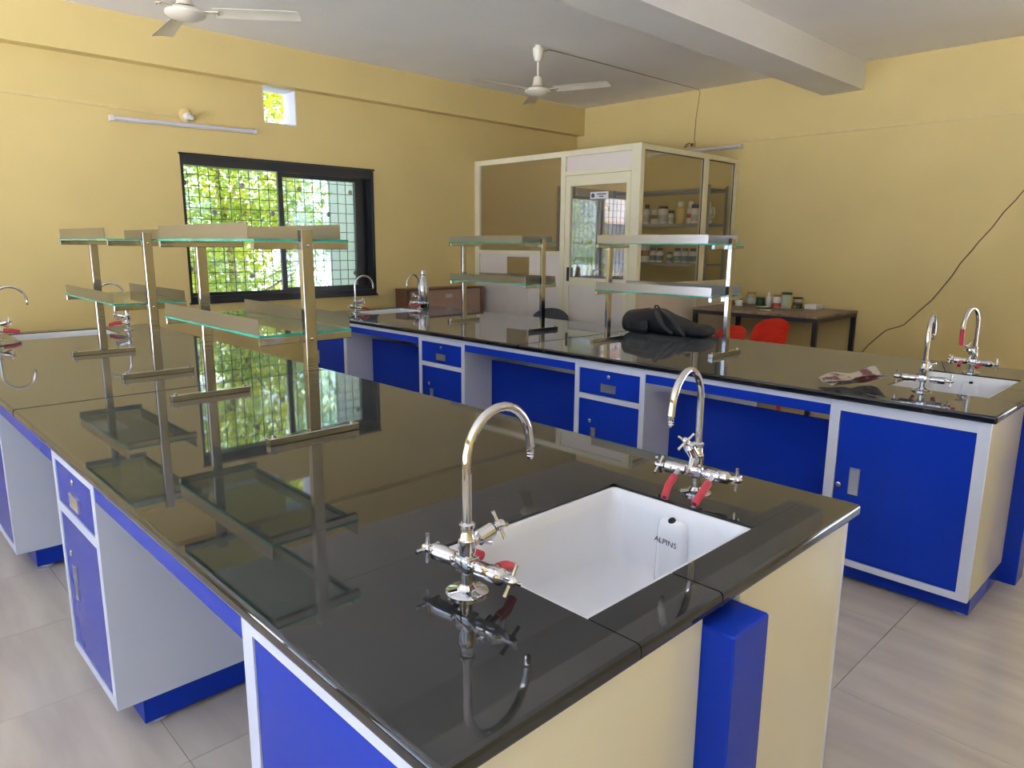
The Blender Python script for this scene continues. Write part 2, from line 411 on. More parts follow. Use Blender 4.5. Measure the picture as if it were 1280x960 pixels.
# ventilator opening: white plastered reveal
v0, v1, u0, u1 = VENT
vr = struct(MB().box(v0, v0 + .008, YF + .002, YF + WT, u0, u1).box(v1 - .008, v1, YF + .002, YF + WT, u0, u1).box(v0 + .008, v1 - .008, YF + .002, YF + WT, u1 - .008, u1).box(v0 + .008, v1 - .008, YF + .002, YF + WT, u0, u0 + .008).build('window_2', 'bldg', smooth=0))
# windows of the left wall and the doorway in the right wall, outside the frame
for n_, (a, b_, c, d) in enumerate(LEFT_WINDOWS):
    x = XL - .12
    o = struct(MB().box(x - .03, x + .03, a, a + .05, c, d).box(x - .03, x + .03, b_ - .05, b_, c, d).box(x - .03, x + .03, a + .05, b_ - .05, c, c + .05).box(x - .03, x + .03, a + .05, b_ - .05, d - .05, d).box(x - .02, x + .02, (a + b_) / 2 - .03, (a + b_) / 2 + .03, c + .05, d - .05).build('window_%d' % (n_ + 3), 'black_alu', smooth=0))
a, b_, c, d = RIGHT_DOOR
struct(MB().box(XR - .01, XR + .1, a, a + .06, c, d).box(XR - .01, XR + .1, b_ - .06, b_, c, d).box(XR - .01, XR + .1, a + .06, b_ - .06, d - .06, d).build('door_1', 'teak', smooth=0))

# ------------------------------------------------------------------ laboratory benches
BENCHES = [dict(x0=.474, x1=1.84, side='near', name='bench with the open ceramic sink'), dict(x0=3.213, x1=4.60, side='far', name='bench beside the glass cabin')]
BY0, BY1 = .612, 6.08
UNITS = [(.632, 1.255), (2.275, 2.79), (3.83, 4.37), (5.42, 6.06)]
ZT = .90; ZG = .868
SINKS = [(.727, 1.143), (5.55, 5.965)]

DUCT = [(1.122, 1.258), (3.8165, 3.9565)]
def slab(x0, x1, y0, y1, outer, parent, off):
    """a granite slab; edges named in outer ('x0','x1','y0','y1') are rounded"""
    bm = bmesh.new()
    vs = [bm.verts.new(p) for p in ((x0, y0, ZG), (x1, y0, ZG), (x1, y1, ZG), (x0, y1, ZG), (x0, y0, ZT), (x1, y0, ZT), (x1, y1, ZT), (x0, y1, ZT))]
    for fidx in [(3, 2, 1, 0), (4, 5, 6, 7), (0, 1, 5, 4), (1, 2, 6, 5), (2, 3, 7, 6), (3, 0, 4, 7)]: bm.faces.new([vs[i] for i in fidx])
    E = {'x0': [(4, 7), (0, 3)], 'x1': [(5, 6), (1, 2)], 'y0': [(4, 5), (0, 1)], 'y1': [(6, 7), (2, 3)]}
    sel = []
    for k in outer:
        for (i, j) in E[k]: sel.append(bm.edges.get((vs[i], vs[j])))
    for (k1, k2, i, j) in (('x0', 'y0', 0, 4), ('x1', 'y0', 1, 5), ('x1', 'y1', 2, 6), ('x0', 'y1', 3, 7)):
        if k1 in outer and k2 in outer: sel.append(bm.edges.get((vs[i], vs[j])))
    if sel: bmesh.ops.bevel(bm, geom=sel, offset=.009, segments=3, affect='EDGES', profile=.5)
    o = MB(off).frombm(bm).build('slab', 'granite', parent, 35)
    for p in o.data.polygons:                       # flat faces stay flat so that reflections do not bend
        if max(abs(c) for c in p.normal) > .999: p.use_smooth = False
    return o

def cup_handle(parent, off, fx, y, z, s, vertical=False, hw=.055, hh=.024):
    """recessed aluminium plate handle on the front face fx; s = outward x direction"""
    if vertical: hw, hh = hh, hw
    b = MB(off)
    t = .004
    b.box(fx, fx + s * .006, y - hw, y + hw, z + hh - t * 1.6, z + hh).box(fx, fx + s * .006, y - hw, y + hw, z - hh, z - hh + t * 1.6)
    b.box(fx, fx + s * .006, y - hw, y - hw + t * 1.6, z - hh + t * 1.6, z + hh - t * 1.6).box(fx, fx + s * .006, y + hw - t * 1.6, y + hw, z - hh + t * 1.6, z + hh - t * 1.6)
    b.box(fx, fx + s * .0015, y - hw + t * 1.6, y + hw - t * 1.6, z - hh + t * 1.6, z + hh - t * 1.6)
    return b.build('handle', 'alu', parent, 0, 'aluminium plate handle')
def lock(parent, off, fx, y, z, s):
    o = MB(off).lathe([(.012, 0), (.012, .004), (.009, .006), (.003, .0065)], (fx, y, z), 12, (s, 0, 0)).build('lock', 'chrome', parent, 40, 'small round key lock')
    return o

def cabinet(bx, side, ui, far_bench):
    """one cabinet unit. bx=(x0,x1) of the worktop, side -1: fronts face -x, +1: fronts face +x"""
    x0, x1 = bx; y0, y1 = UNITS[ui]; xm = (x0 + x1) / 2
    sink = ui in (0, 3)
    fx = x0 + .024 if side < 0 else x1 - .024
    back = ((DUCT[far_bench][0] - .003) if side < 0 else (DUCT[far_bench][1] + .003)) if sink else (xm - .01 if side < 0 else xm + .01)
    s = side
    kind = 'sink_cabinet' if sink else 'drawer_cabinet'
    end = ['doorway end', 'second from doorway', 'third from doorway', 'window end'][ui]
    face = ('facing middle aisle' if (far_bench and side < 0) or (not far_bench and side > 0) else ('facing red chairs' if far_bench else 'facing outer windows'))
    lab = '%s under %s, %s, %s' % ('blue door cabinet' if sink else 'blue drawer cabinet', 'backpack worktop' if far_bench else 'open sink worktop', end, face)
    loc = ((fx + back) / 2, (y0 + y1) / 2, 0)
    t = thing(kind, lab, 'cabinet', loc, 0, 'blue and white bench cabinets')
    o = loc; Z0, Z1 = .10, ZG - .001; th = .018
    a, b = min(fx, back), max(fx, back)
    inner = fx - s * th     # behind the face frame
    pa, pb = min(inner, back), max(inner, back)
    # carcass: sides, bottom, back, top rail
    for yy, nm in ((y0, 0), (y1 - th, 1)):
        end_side = (ui == 0 and nm == 0) or (ui == 3 and nm == 1)
        MB(o).box(pa, pb, yy, yy + th, Z0, Z1).build('side_panel', 'cream' if end_side else 'white', t, 0, 'cream end panel' if end_side else None)
    MB(o).box(pa, pb, y0 + th, y1 - th, Z0, Z0 + th).build('bottom_panel', 'white', t, 0)
    MB(o).box(back, back - (-s) * -th if False else back + s * th, y0 + th, y1 - th, Z0 + th, Z1 - (.26 if sink else 0)).build('back_panel', 'white', t, 0)
    # face frame
    fw = .045 if sink else .035
    fr = MB(o)
    fr.box(fx, inner, y0, y0 + fw, Z0, Z1).box(fx, inner, y1 - fw, y1, Z0, Z1).box(fx, inner, y0 + fw, y1 - fw, Z0, Z0 + .03).box(fx, inner, y0 + fw, y1 - fw, Z1 - .048, Z1)
    zd = Z1 - .048
    if not sink: fr.box(fx, inner, y0 + fw, y1 - fw, .632, .664)
    fr.build('face_frame', 'white', t, 0)
    g = .003; dx = fx - s * .003
    ydoor0, ydoor1 = y0 + fw + g, y1 - fw - g
    zt = zd - g if sink else .632 - g
    d = MB(o).box(dx, dx - s * .016, ydoor0, ydoor1, Z0 + .03 + g, zt).build('door', 'blue', t, 0)
    hy = ydoor1 - .085 if side < 0 else ydoor0 + .085
    ly = ydoor1 - .018 if side < 0 else ydoor0 + .018
    if sink: cup_handle(d, o, dx, hy, .505, s, True, .062, .022); lock(d, o, dx, ly, .475, s)
    else: cup_handle(d, o, dx, hy - side * -.03, .40, s, True, .062, .017); lock(d, o, dx, hy + .0, .50, s)
    if not sink:
        dr = MB(o).box(dx, dx - s * .016, ydoor0, ydoor1, .664 + g, zd - g).build('drawer', 'blue', t, 0)
        ym = (ydoor0 + ydoor1) / 2
        cup_handle(dr, o, dx, ym, .715, s); lock(dr, o, dx, ym, .785, s)
    # plinth and levelling feet
    px0, px1 = fx - s * .075, back
    p = MB(o).box(px0, px1, y0 + .004, y1 - .004, .016, Z0)
    p.build('plinth', 'blue', t, 0, 'dark blue plinth')
    for yy in (y0 + .045, y1 - .045):
        for xx in (px0 - s * .05, back + s * .06):
            MB(o).lathe([(.03, 0), (.03, .008), (.014, .016)], (xx, yy, 0), 14).build('levelling_foot', 'white', t, 40)
    return t

WORK = {}
for bi, B in enumerate(BENCHES):
    x0, x1 = B['x0'], B['x1']; xm = (x0 + x1) / 2; farb = bi == 1
    sx0, sx1 = xm - .306 + (-.0 if not farb else .0), xm + .306
    if not farb: sx0, sx1 = .893, 1.50
    top = thing('granite_worktop', 'long black polished granite worktop of the %s' % B['name'], 'worktop', (xm, (BY0 + BY1) / 2, ZT))
    off = (xm, (BY0 + BY1) / 2, ZT); e = .0005; j = .0024
    YM = 3.265
    for k, (s0, s1) in enumerate(SINKS):
        nearend = k == 0
        ya, yb = (BY0, s0) if nearend else (s1, BY1)            # end strip
        yo = 'y0' if nearend else 'y1'
        xj = 1.154 if not farb else xm
        ys_, ye_ = (BY0, s1) if nearend else (s0, BY1)
        slab(x0, sx0 - e, ys_, ye_, ['x0', yo], top, off)
        slab(sx0 + j, xj - j, ya, yb, [yo], top, off)
        slab(xj + j, x1, ya, yb, ['x1', yo], top, off)
        ys2, ye2 = (s0 + e, s1) if nearend else (s0, s1 - e)
        slab(sx1 + e, x1, ys2, ye2, ['x1'], top, off)
    slab(x0, x1, SINKS[0][1] + e, YM - .0085, ['x0', 'x1'], top, off)
    slab(x0, x1, YM + .0085, SINKS[1][0] - e, ['x0', 'x1'], top, off)
    MB(off).box(x0 + .006, x1 - .006, YM - .0083, YM + .0083, ZT - .012, ZT - .0004).build('joint_strip', 'slot', top, 0, 'dark strip at the slab joint')  # matte black strip that widens the dark line of the slab joint
    # cabinets on both sides
    for side in (-1, 1):
        for ui in range(4): cabinet((x0, x1), side, ui, farb)
    # frame: aprons, rails, modesty panels between the cabinets
    fr = thing('bench_frame', 'blue apron and modesty panels under the worktop of the %s' % B['name'], 'bench frame', (xm, 3.3, 0))
    o = (xm, 3.3, 0)
    for side in (-1, 1):
        fx = x0 + .024 if side < 0 else x1 - .024
        for q in range(3):
            a, b_ = UNITS[q][1] + .001, UNITS[q + 1][0] - .001
            ztop = ZG - .001
            if farb:
                MB(o).box(fx, fx - side * .018, a, b_, ztop - .028, ztop).build('top_rail', 'white', fr, 0); ztop -= .0285
            MB(o).box(fx - side * .002, fx - side * .018, a, b_, .79, ztop).build('apron', 'blue', fr, 0)
    mx = x0 + .287 if farb else x1 - .287
    for q in range(3):
        a, b_ = UNITS[q][1] + .001, UNITS[q + 1][0] - .001
        MB(o).box(mx, mx + .016, a, b_, .13, .70).build('modesty_panel', 'blue', fr, 0)
    # blue boxed pipe duct at the doorway end
    dx0, dx1 = DUCT[farb]
    MBd = MB((0, 0, 0))
    dd = tag(MB(((dx0 + dx1) / 2, .6, 0)).box(dx0, dx1, .566, .70, 0.0, .838, .004).build('pipe_duct', 'blue', None, 0), 'upright blue boxed pipe duct on the end of the %s' % B['name'], 'pipe duct', 'blue pipe ducts')
    dd.location = ((dx0 + dx1) / 2, .6, 0)
    # ceramic sinks
    for k, (s0, s1) in enumerate(SINKS):
        t = thing('ceramic_sink', 'white ceramic sink in the %s, %s end' % (B['name'], 'doorway' if k == 0 else 'window wall'), 'sink', ((sx0 + sx1) / 2, (s0 + s1) / 2, .64), 0, 'white ceramic sinks')
        so = ((sx0 + sx1) / 2, (s0 + s1) / 2, .64)
        L = []
        g = .0015
        for (ins, z, r) in ((g, .66, .03), (g, .893, .012), (g + .003, .8945, .014), (g + .010, .8945, .016), (g + .014, .888, .02), (g + .018, .86, .032), (g + .022, .72, .045), (g + .034, .682, .06), (g + .07, .668, .07), (g + .16, .662, .04)):
            L.append(rrect(sx0 + ins, sx1 - ins, s0 + ins, s1 - ins, r, z))
        MB(so).loops(L, True, True).build('basin', 'ceramic', t, 50)
        # overflow housing on the +x wall of the basin
        oc = 0.932 - SINKS[0][0] + s0
        bx_ = sx1 - .020
        ov = []
        for (z, d_, hw) in ((.675, .022, .046), (.80, .024, .043), (.846, .024, .040), (.858, .020, .037), (.8635, .010, .030), (.864, .001, .022)):
            ov.append([(bx_ + .012, oc - hw, z), (bx_ - d_ * .5, oc - hw, z), (bx_ - d_ * .9, oc - hw * .78, z), (bx_ - d_, oc - hw * .5, z), (bx_ - d_, oc + hw * .5, z), (bx_ - d_ * .9, oc + hw * .78, z), (bx_ - d_ * .5, oc + hw, z), (bx_ + .012, oc + hw, z)])
        oh = MB(so).loops(ov, True, True).build('overflow_housing', 'ceramic', t, 60)
        MB(so).lathe([(.010, 0), (.010, .004), (.004, .005)], (bx_ - .010, oc, .8605), 14, (-.55, 0, .83)).build('overflow_hole', 'slot', oh, 40)
        MB(so).lathe([(.03, 0), (.03, .003), (.02, .002), (.004, .001)], ((sx0 + sx1) / 2, (s0 + s1) / 2, .662), 18).build('drain', 'stain', t, 40)
        if k == 0 and not farb:
            me = text_mesh('ALPINS', .021, 'lettering'); me.materials.append(M['slot'])
            lt = bpy.data.objects.new('lettering', me); COL.objects.link(lt); lt.parent = oh
            lt.matrix_local = Matrix.Translation(Vector((bx_ - .0248, oc + .008, .806)) - Vector(so)) @ Matrix(((0, 0, -1, 0), (-1, 0, 0, 0), (0, 1, 0, 0), (0, 0, 0, 1))) @ Matrix.Rotation(math.radians(-4), 4, 'Z')
            lt['label'] = 'black printed lettering'
    WORK[bi] = (x0, x1, xm, sx0, sx1)

# ------------------------------------------------------------------ laboratory taps
def make_tap(label, loc, rz, hose_len=.075, tip_hose=False, both=True, droop=.35, el=15):
    """goose-neck tap facing local +x (over the sink), side valves along y"""
    t = thing('laboratory_tap', label, 'tap', loc, rz, 'chrome laboratory taps')
    MB().lathe([(.041, 0), (.041, .004), (.036, .007), (.022, .009), (.018, .012), (.013, .018)], (0, 0, 0), 28).build('base_flange', 'chrome', t, 30)
    MB().lathe([(.0115, .012), (.0115, .048), (.014, .05), (.014, .062), (.011, .066), (.013, .072), (.017, .084), (.017, .106), (.013, .112), (.012, .128), (.0155, .131), (.0155, .137), (.011, .140)], (0, 0, 0), 20).build('stem', 'chrome', t, 30)
    MB().box(-.017, .017, -.017, .017, .043, .073, .004, 2).build('centre_block', 'chrome', t, 30)
    # goose neck
    pts = [(0, 0, .13)] + [(0, 0, .13 + .12 * k / 4) for k in range(1, 5)]
    rad = .092
    for k in range(1, 15):
        a = PI * k / 14 * .94
        pts.append((rad - rad * math.cos(a), 0, .25 + rad * math.sin(a)))
    x, _, z = pts[-1]; a = PI * .94
    pts.append((x + math.sin(PI - a) * -.0 + .004, 0, z - .022))
    sp = MB().tube(pts, .0092, 14).build('gooseneck_spout', 'chrome', t, 60)
    ex, _, ez = pts[-1]
    MB().lathe([(.0095, .0), (.0095, -.003), (.0065, -.004), (.0065, -.009), (.008, -.010), (.0065, -.014), (.008, -.016), (.0062, -.020), (.0078, -.022), (.0055, -.028)], (ex, 0, ez + .002), 14).build('serrated_nozzle', 'chrome', sp, 30)
    if tip_hose: MB().tube([(ex, 0, ez - .005), (ex + .002, 0, ez - .03), (ex - .004, 0, ez - .085)], .0105, 12).build('rubber_hose', 'rubber', sp, 60, 'red rubber hose')
    def cross(parent, c, ax, L, rot):
        ax = Vector(ax).normalized(); u = ax.orthogonal().normalized(); v = ax.cross(u); c = Vector(c)
        b = MB()
        for k in range(2):
            d = u * math.cos(rot + k * PI / 2) + v * math.sin(rot + k * PI / 2)
            b.tube([c - d * L, c - d * L * .6 , c, c + d * L * .6, c + d * L], [.0042, .0036, .005, .0036, .0042], 8)
        b.lathe([(.009, -.008), (.010, 0), (.009, .007), (.006, .012), (.001, .014)], c, 12, ax)
        b.build('cross_handle', 'chrome', parent, 50)
    for s in (-1, 1):
        A = MB().lathe([(.009, .014), (.009, .026), (.0145, .029), (.0145, .055), (.0162, .058), (.0162, .084), (.012, .088), (.008, .092), (.006, .104)], (0, 0, .058), 16, (0, s, 0)).build('side_valve', 'chrome', t, 30)
        cross(A, (0, s * .107, .058), (0, s, 0), .030, .5 + s * .3)
        # outlet leaning towards the sink, with red hose
        p0 = Vector((.006, s * .046, .056)); d = Vector((.85, 0, -droop)).normalized()
        MB().tube([p0, p0 + d * .045], [.0085, .0068], 12).build('outlet', 'chrome', A, 50)
        if both or s < 0:
            h0 = p0 + d * .030; h1 = h0 + d * hose_len * .5; h2 = h0 + d * hose_len + Vector((0, s * -.006, -.010))
            hz = MB().tube([h0, h0 + d * .01, h1, h2], [.0098, .0105, .0098, .0098], 12).build('rubber_hose', 'rubber', A, 60, 'red rubber hose')
            dd_ = (h2 - h1).normalized()
            MB().cyl(h2 - dd_ * .002, h2 + dd_ * .0006, .0058, seg=10).build('hose_opening', 'rubber_in', A, 40)
    # upper valve branching towards the sink
    ax = Vector((math.cos(math.radians(el)), -.15, math.sin(math.radians(el)))).normalized()
    U = MB().lathe([(.010, .0), (.010, .02), (.015, .024), (.015, .058), (.011, .062), (.007, .066), (.007, .074)], (0.004, 0, .094), 16, ax).build('upper_valve', 'chrome', t, 30)
    cross(U, Vector((.004, 0, .094)) + ax * .077, ax, .029, .4)
    MB().tube([Vector((.004, 0, .094)) + ax * .03 + Vector((0, 0, -.008)), Vector((.05, 0, .085)), Vector((.068, 0, .078))], [.006, .0052, .005], 10).build('upper_outlet', 'chrome', U, 50)
    return t
make_tap('chrome gooseneck tap with bare swan neck beside the open sink, on its outer side', (.803, .946, ZT), math.radians(6), .05, False, True, .15)
make_tap('chrome gooseneck tap with two red hoses hanging towards the open sink', (1.60, .949, ZT), PI + math.radians(10), .078, False, True, .30, el=48)
make_tap('chrome gooseneck tap next to the crumpled magazine', (3.547, .979, ZT), math.radians(9), .03, False, True, .1)
make_tap('chrome gooseneck tap with a red hose on its spout tip', (4.276, .958, ZT), PI + math.radians(-6), .03, True, True, .1, el=38)
make_tap('chrome gooseneck tap in front of the window, right corner', (3.55, 5.76, ZT), math.radians(-5), .08, False, True, .1)
make_tap('chrome gooseneck tap beside the steel water flask', (4.28, 5.76, ZT), PI + math.radians(15), .075, False, True, .22, el=40)
make_tap('chrome gooseneck tap on the outer corner of the granite by the plain yellow wall', (.80, 5.72, ZT), math.radians(-10), .09, False, True, .05)
make_tap('chrome gooseneck tap behind the lower glass shelf near the yellow wall', (1.60, 5.74, ZT), PI + math.radians(-15), .085, False, True, .05)

# ------------------------------------------------------------------ reagent stands with glass shelves
def make_stand(label, xc, ya, yb, group):
    t = thing('reagent_stand', label, 'shelf stand', (xc, (ya + yb) / 2, ZT), 0, group); o = (xc, (ya + yb) / 2, ZT)
    HW = .165
    for y in (ya, yb):
        ft = MB(o).box(xc - HW, xc + HW, y - .016, y + .016, ZT, ZT + .024, .002).build('foot', 'steel', t, 30)
        for s in (-1, 1): MB(o).lathe([(.008, 0), (.008, .006), (.004, .009)], (xc + s * (HW - .02), y, ZT + .024), 10).build('fixing_bolt', 'steel', ft, 40)
        MB(o).box(xc - .020, xc + .020, y - .0125, y + .0125, ZT + .024, 1.585, .002).build('post', 'steel', t, 30)
        for z in (1.222, 1.522):
            s_ = 1 if y == ya else -1
            br = MB(o).box(xc - HW, xc + HW, y + s_ * .0128, y + s_ * .034, z, z + .024, .0015).build('bracket', 'steel', t, 30)
            MB(o).lathe([(.005, 0), (.005, .004), (.002, .006)], (xc, y - s_ * .0125, z + .012), 8, (0, -s_, 0)).build('screw', 'chrome', br, 40)
    for z, g0, g1 in ((1.2465, .02, .02), (1.5465, .06, .02)):
        b = MB(o); b.box(xc - HW, xc + HW, ya + .0135, yb - .0135, z, z + .008)
        b.mi = [1 if k not in (0, 1) else 0 for k in range(6)]
        b.build('glass_shelf', ['shelfglass', 'glassedge'], t, 0)
        for s in (-1, 1):
            xg = xc + s * (HW - .003)
            MB(o).box(xg - .001, xg + .001, ya + g0, yb - g1, z + .0084, z + .058).box(xg - s * .001, xg - s * .016, ya + g0, yb - g1, z + .0084, z + .0098).build('guard_plate', 'brushed', t, 0)
    return t
make_stand('stainless stand with two glass shelves on the black top between sink and slab joint', 1.137, 2.13, 3.01, 'reagent stands')
make_stand('stainless stand with two glass shelves behind the slab joint, before the plain yellow wall', 1.14, 3.67, 4.59, 'reagent stands')
make_stand('stainless stand with two glass shelves beside the black backpack', 3.83, 2.13, 3.02, 'reagent stands')
make_stand('stainless stand with two glass shelves in front of the pinkish cabin board', 3.885, 3.69, 4.60, 'reagent stands')

# ------------------------------------------------------------------ ceiling fans
def make_fan(label, x, y, a0, zb=2.875):
    t = thing('ceiling_fan', label, 'ceiling fan', (x, y, H), 0, 'cream ceiling fans'); o = (x, y, H)
    MB(o).lathe([(.012, -.135), (.028, -.13), (.045, -.075), (.05, -.03), (.046, -.02), (.03, -.015), (.03, 0)], (x, y, H), 20).build('canopy', 'fan', t, 50)
    MB(o).cyl((x, y, H - .125), (x, y, zb + .09), .010, seg=12).build('downrod', 'fan', t)
    MB(o).lathe([(.022, .125), (.035, .12), (.045, .06), (.055, .035), (.058, .03)], (x, y, zb - .01), 20).build('rod_cover', 'fan', t, 50)
    mt = MB(o).lathe([(.058, .028), (.095, .018), (.112, .004), (.115, -.010), (.105, -.020), (.075, -.034), (.03, -.042), (.002, -.044)], (x, y, zb - .005), 28).build('motor', 'fan', t, 50)
    MB(o).lathe([(.062, .0), (.062, .008), (.04, .010)], (x, y, zb + .02), 24).build('motor_gap', 'fan_dark', mt, 50)
    for k in range(3):
        a = math.radians(a0 + 120 * k); d = Vector((math.cos(a), math.sin(a), 0)); n = Vector((-d.y, d.x, 0)); c = Vector((x, y, zb))
        def fn(u, v):
            r_ = .165 + (.655 - .165) * u; wd = .048 + .020 * u
            if u > .95: wd *= .96
            return c + d * r_ + n * (v - .45) * 2 * wd + Vector((0, 0, .013 * (.5 - v) * 2 * (1 - .4 * u) + .006 * math.sin(PI * v)))
        bl = MB(o).sheet(fn, 12, 6, .0022).build('blade', 'fan', t, 50)
        MB(o).obox(c + d * .145, d, n, (0, 0, 1), .045, .022, .0025).build('blade_bracket', 'fan', bl, 0)
        for q in (-1, 1): MB(o).lathe([(.005, 0), (.005, .003), (.001, .004)], c + d * .185 + n * q * .014 + Vector((0, 0, -.005)), 8, (0, 0, -1)).build('rivet', 'fan_dark', bl)
    return t
make_fan('cream three-blade ceiling fan hanging before the glass cabin', 4.815, 4.67, -69, 2.885)
make_fan('cream three-blade ceiling fan above the worktop with the open sink', 1.755, 4.60, -38, 2.87)

# ------------------------------------------------------------------ wall fittings and cables
t = thing('tube_light', 'unlit white tube light on the wall above the window', 'tube light', (2.4, YF, 2.5), 0, 'tube lights'); o = (2.4, YF, 2.5)
pa, pb = Vector((1.806, YF - .05, 2.487)), Vector((2.976, YF - .05, 2.511))
MB(o).tube([pa, pb], .014, 12).build('tube', 'tube', t)
dv = (pb - pa).normalized()
MB(o).obox((pa + pb) / 2 + Vector((0, .028, 0)), dv, (0, 1, 0), dv.cross(Vector((0, 1, 0))), .585, .017, .016).build('batten', 'lampwhite', t, 0)
for p in (pa, pb): MB(o).obox(p + Vector((0, .012, 0)), dv, (0, 1, 0), dv.cross(Vector((0, 1, 0))), .012, .03, .02).build('end_cap', 'lampwhite', t, 0)
t = thing('tube_light', 'unlit white tube light on the right wall above the glass cabin', 'tube light', (XR, 4.4, 2.595), 0, 'tube lights'); o = (XR, 4.4, 2.595)
MB(o).tube([(XR - .05, 4.06, 2.598), (XR - .05, 5.24, 2.594)], .014, 12).build('tube', 'tube', t)
MB(o).box(XR - .038, XR - .004, 4.05, 5.25, 2.58, 2.612).build('batten', 'lampwhite', t, 0)
for y in (4.055, 5.245): MB(o).box(XR - .07, XR - .002, y - .012, y + .012, 2.576, 2.616).build('end_cap', 'lampwhite', t, 0)
t = thing('bulb_holder', 'small cream bulb holder on a round wall block above the tube light', 'lamp holder', (2.40, YF, 2.56)); o = (2.40, YF, 2.56)
MB(o).lathe([(.055, 0), (.055, .014), (.045, .022)], (2.385, YF, 2.582), 20, (0, -1, 0)).build('wall_block', 'pvc', t, 40)
MB(o).lathe([(.03, .02), (.032, .05), (.022, .06), (.019, .10), (.021, .105), (.017, .125), (.004, .128)], (2.385, YF, 2.575), 16, (.12, -.95, -.2)).build('socket', 'lampwhite', t, 40)
cn = thing('wall_conduit', 'flat cream wiring conduit running along the window wall to the bulb holder', 'conduit', (.5, YF, 2.6))
o = (.5, YF, 2.6)
MB(o).add([(-.4, YF - .014, 2.62), (2.32, YF - .014, 2.555), (2.32, YF - .001, 2.555), (-.4, YF - .001, 2.62), (-.4, YF - .014, 2.645), (2.32, YF - .014, 2.58), (2.32, YF - .001, 2.58), (-.4, YF - .001, 2.645)],
         [(3, 2, 1, 0), (4, 5, 6, 7), (0, 1, 5, 4), (1, 2, 6, 5), (2, 3, 7, 6), (3, 0, 4, 7)]).build('trunking', 'pvc', cn, 0)
for x in (-.1, .55, 1.2, 1.8): 
    zc = 2.62 - (x + .4) * .0239
    MB(o).box(x, x + .018, YF - .017, YF - .0142, zc - .002, zc + .03).build('clip', 'pvc', cn, 0)
cn = thing('wall_conduit', 'flat yellow wiring conduit running along the right wall below the beam', 'conduit', (XR, 2.4, 2.65)); o = (XR, 2.4, 2.65)
MB(o).box(XR - .014, XR - .001, -.4, 4.62, 2.64, 2.668).build('trunking', 'pvc', cn, 0)
for y in (.9, 1.55, 2.2, 2.75, 3.0, 3.5, 4.1): MB(o).box(XR - .017, XR - .0142, y, y + .018, 2.638, 2.67).build('clip', 'pvc', cn, 0)
t = thing('junction_box', 'small brown junction box with loose wires on the right wall', 'junction box', (XR, 4.68, 2.68)); o = (XR, 4.68, 2.68)
MB(o).box(XR - .03, XR - .001, 4.64, 4.72, 2.645, 2.715, .004).build('box', 'pvc', t, 30)
MB(o).tube([(XR - .03, 4.70, 2.69), (XR - .06, 4.73, 2.67), (XR - .05, 4.76, 2.64), (XR - .03, 4.72, 2.66)], .006, 8).build('loose_wire', 'cord', t)
MB(o).lathe([(.018, 0), (.018, .012), (.006, .02)], (XR - .03, 4.67, 2.665), 12, (-1, 0, 0)).build('ceiling_rose', 'cord', t)
tag(MB((4.87, 4.66, H)).tube([(4.87, 4.665, H - .04), (4.95, 4.668, H - .012), (5.4, 4.66, H - .006), (6.4, 4.64, H - .006), (XR - .05, 4.62, H - .006), (XR - .006, 4.62, H - .03), (XR - .006, 4.655, 2.95), (XR - .006, 4.66, 2.72)], .0028, 8).build('fan_cable', 'cord', None), 'thin dark cable from the fan across the ceiling down the wall', 'cable').location = (4.87, 4.66, H)
wl = [(1.05, 2.52), (1.30, 2.22), (1.452, 2.017), (1.499, 1.94), (1.573, 1.843), (1.646, 1.71), (1.733, 1.587), (1.774, 1.517), (1.854, 1.396), (1.905, 1.288), (2.043, 1.063), (2.133, .96), (2.255, .815), (2.29, .796), (2.393, .756), (2.427, .73), (2.561, .582), (2.627, .486), (2.72, .30), (2.78, .03)]
tag(MB((XR, 2, 1)).tube([(XR - .008, a, b_) for a, b_ in wl], .0042, 8).build('wall_cable', 'cord', None), 'dark cable hanging in loose bends down the bare yellow wall', 'cable').location = (XR, 2, 1)

# ------------------------------------------------------------------ glass cabin in the corner
XC, YC, ZC = 5.6, 4.09, 2.468
cab = thing('glass_cabin', 'pale aluminium cabin partition with bronze glass panes and a glazed door', 'partition', (XC, YC, 0)); o = (XC, YC, 0)
D = .045
def mem(nm, x0, x1, y0, y1, z0, z1, m='pale'): return MB(o).box(x0, x1, y0, y1, z0, z1, .002).build(nm, m, cab, 30)
fx0, fx1 = XC, XC + D
YE = YF - .002
mem('corner_post', fx0, XC + .06, YC, YC + .105, .002, ZC)
mem('post', fx0, fx1, 5.022, 5.085, .002, ZC - .056)
mem('post', fx0, fx1, YE - .075, YE, .002, ZC - .056)
mem('rail', fx0, fx1, YC + .105, YE, ZC - .056, ZC)
mem('rail', fx0, fx1, 4.195, 5.022, 2.225, 2.268)
mem('rail', fx0, fx1, 5.085, YE - .075, 1.43, 1.472)
mem('rail', fx0, fx1, 5.085, YE - .075, .002, .08)
px = XC + .02
mem('overdoor_board', px, px + .012, 4.195, 5.022, 2.268, ZC - .056, 'board')
# board with a small glazed hatch
hy0, hy1, hz0, hz1 = 5.545, 5.90, 1.205, 1.40
for nm_, a in (('board_panel', (5.085, hy0, .08, 1.43)), ('board_panel', (hy1, YE - .075, .08, 1.43)), ('board_panel', (hy0, hy1, .08, hz0)), ('board_panel', (hy0, hy1, hz1, 1.43))):
    mem(nm_, px, px + .012, a[0], a[1], a[2], a[3], 'board')
MB(o).box(px + .003, px + .008, hy0, hy1, hz0, hz1).build('pane', 'tint', cab, 0)
MB(o).box(px, px + .006, 5.085, YE - .075, 1.472, ZC - .056).build('pane', 'tint', cab, 0)
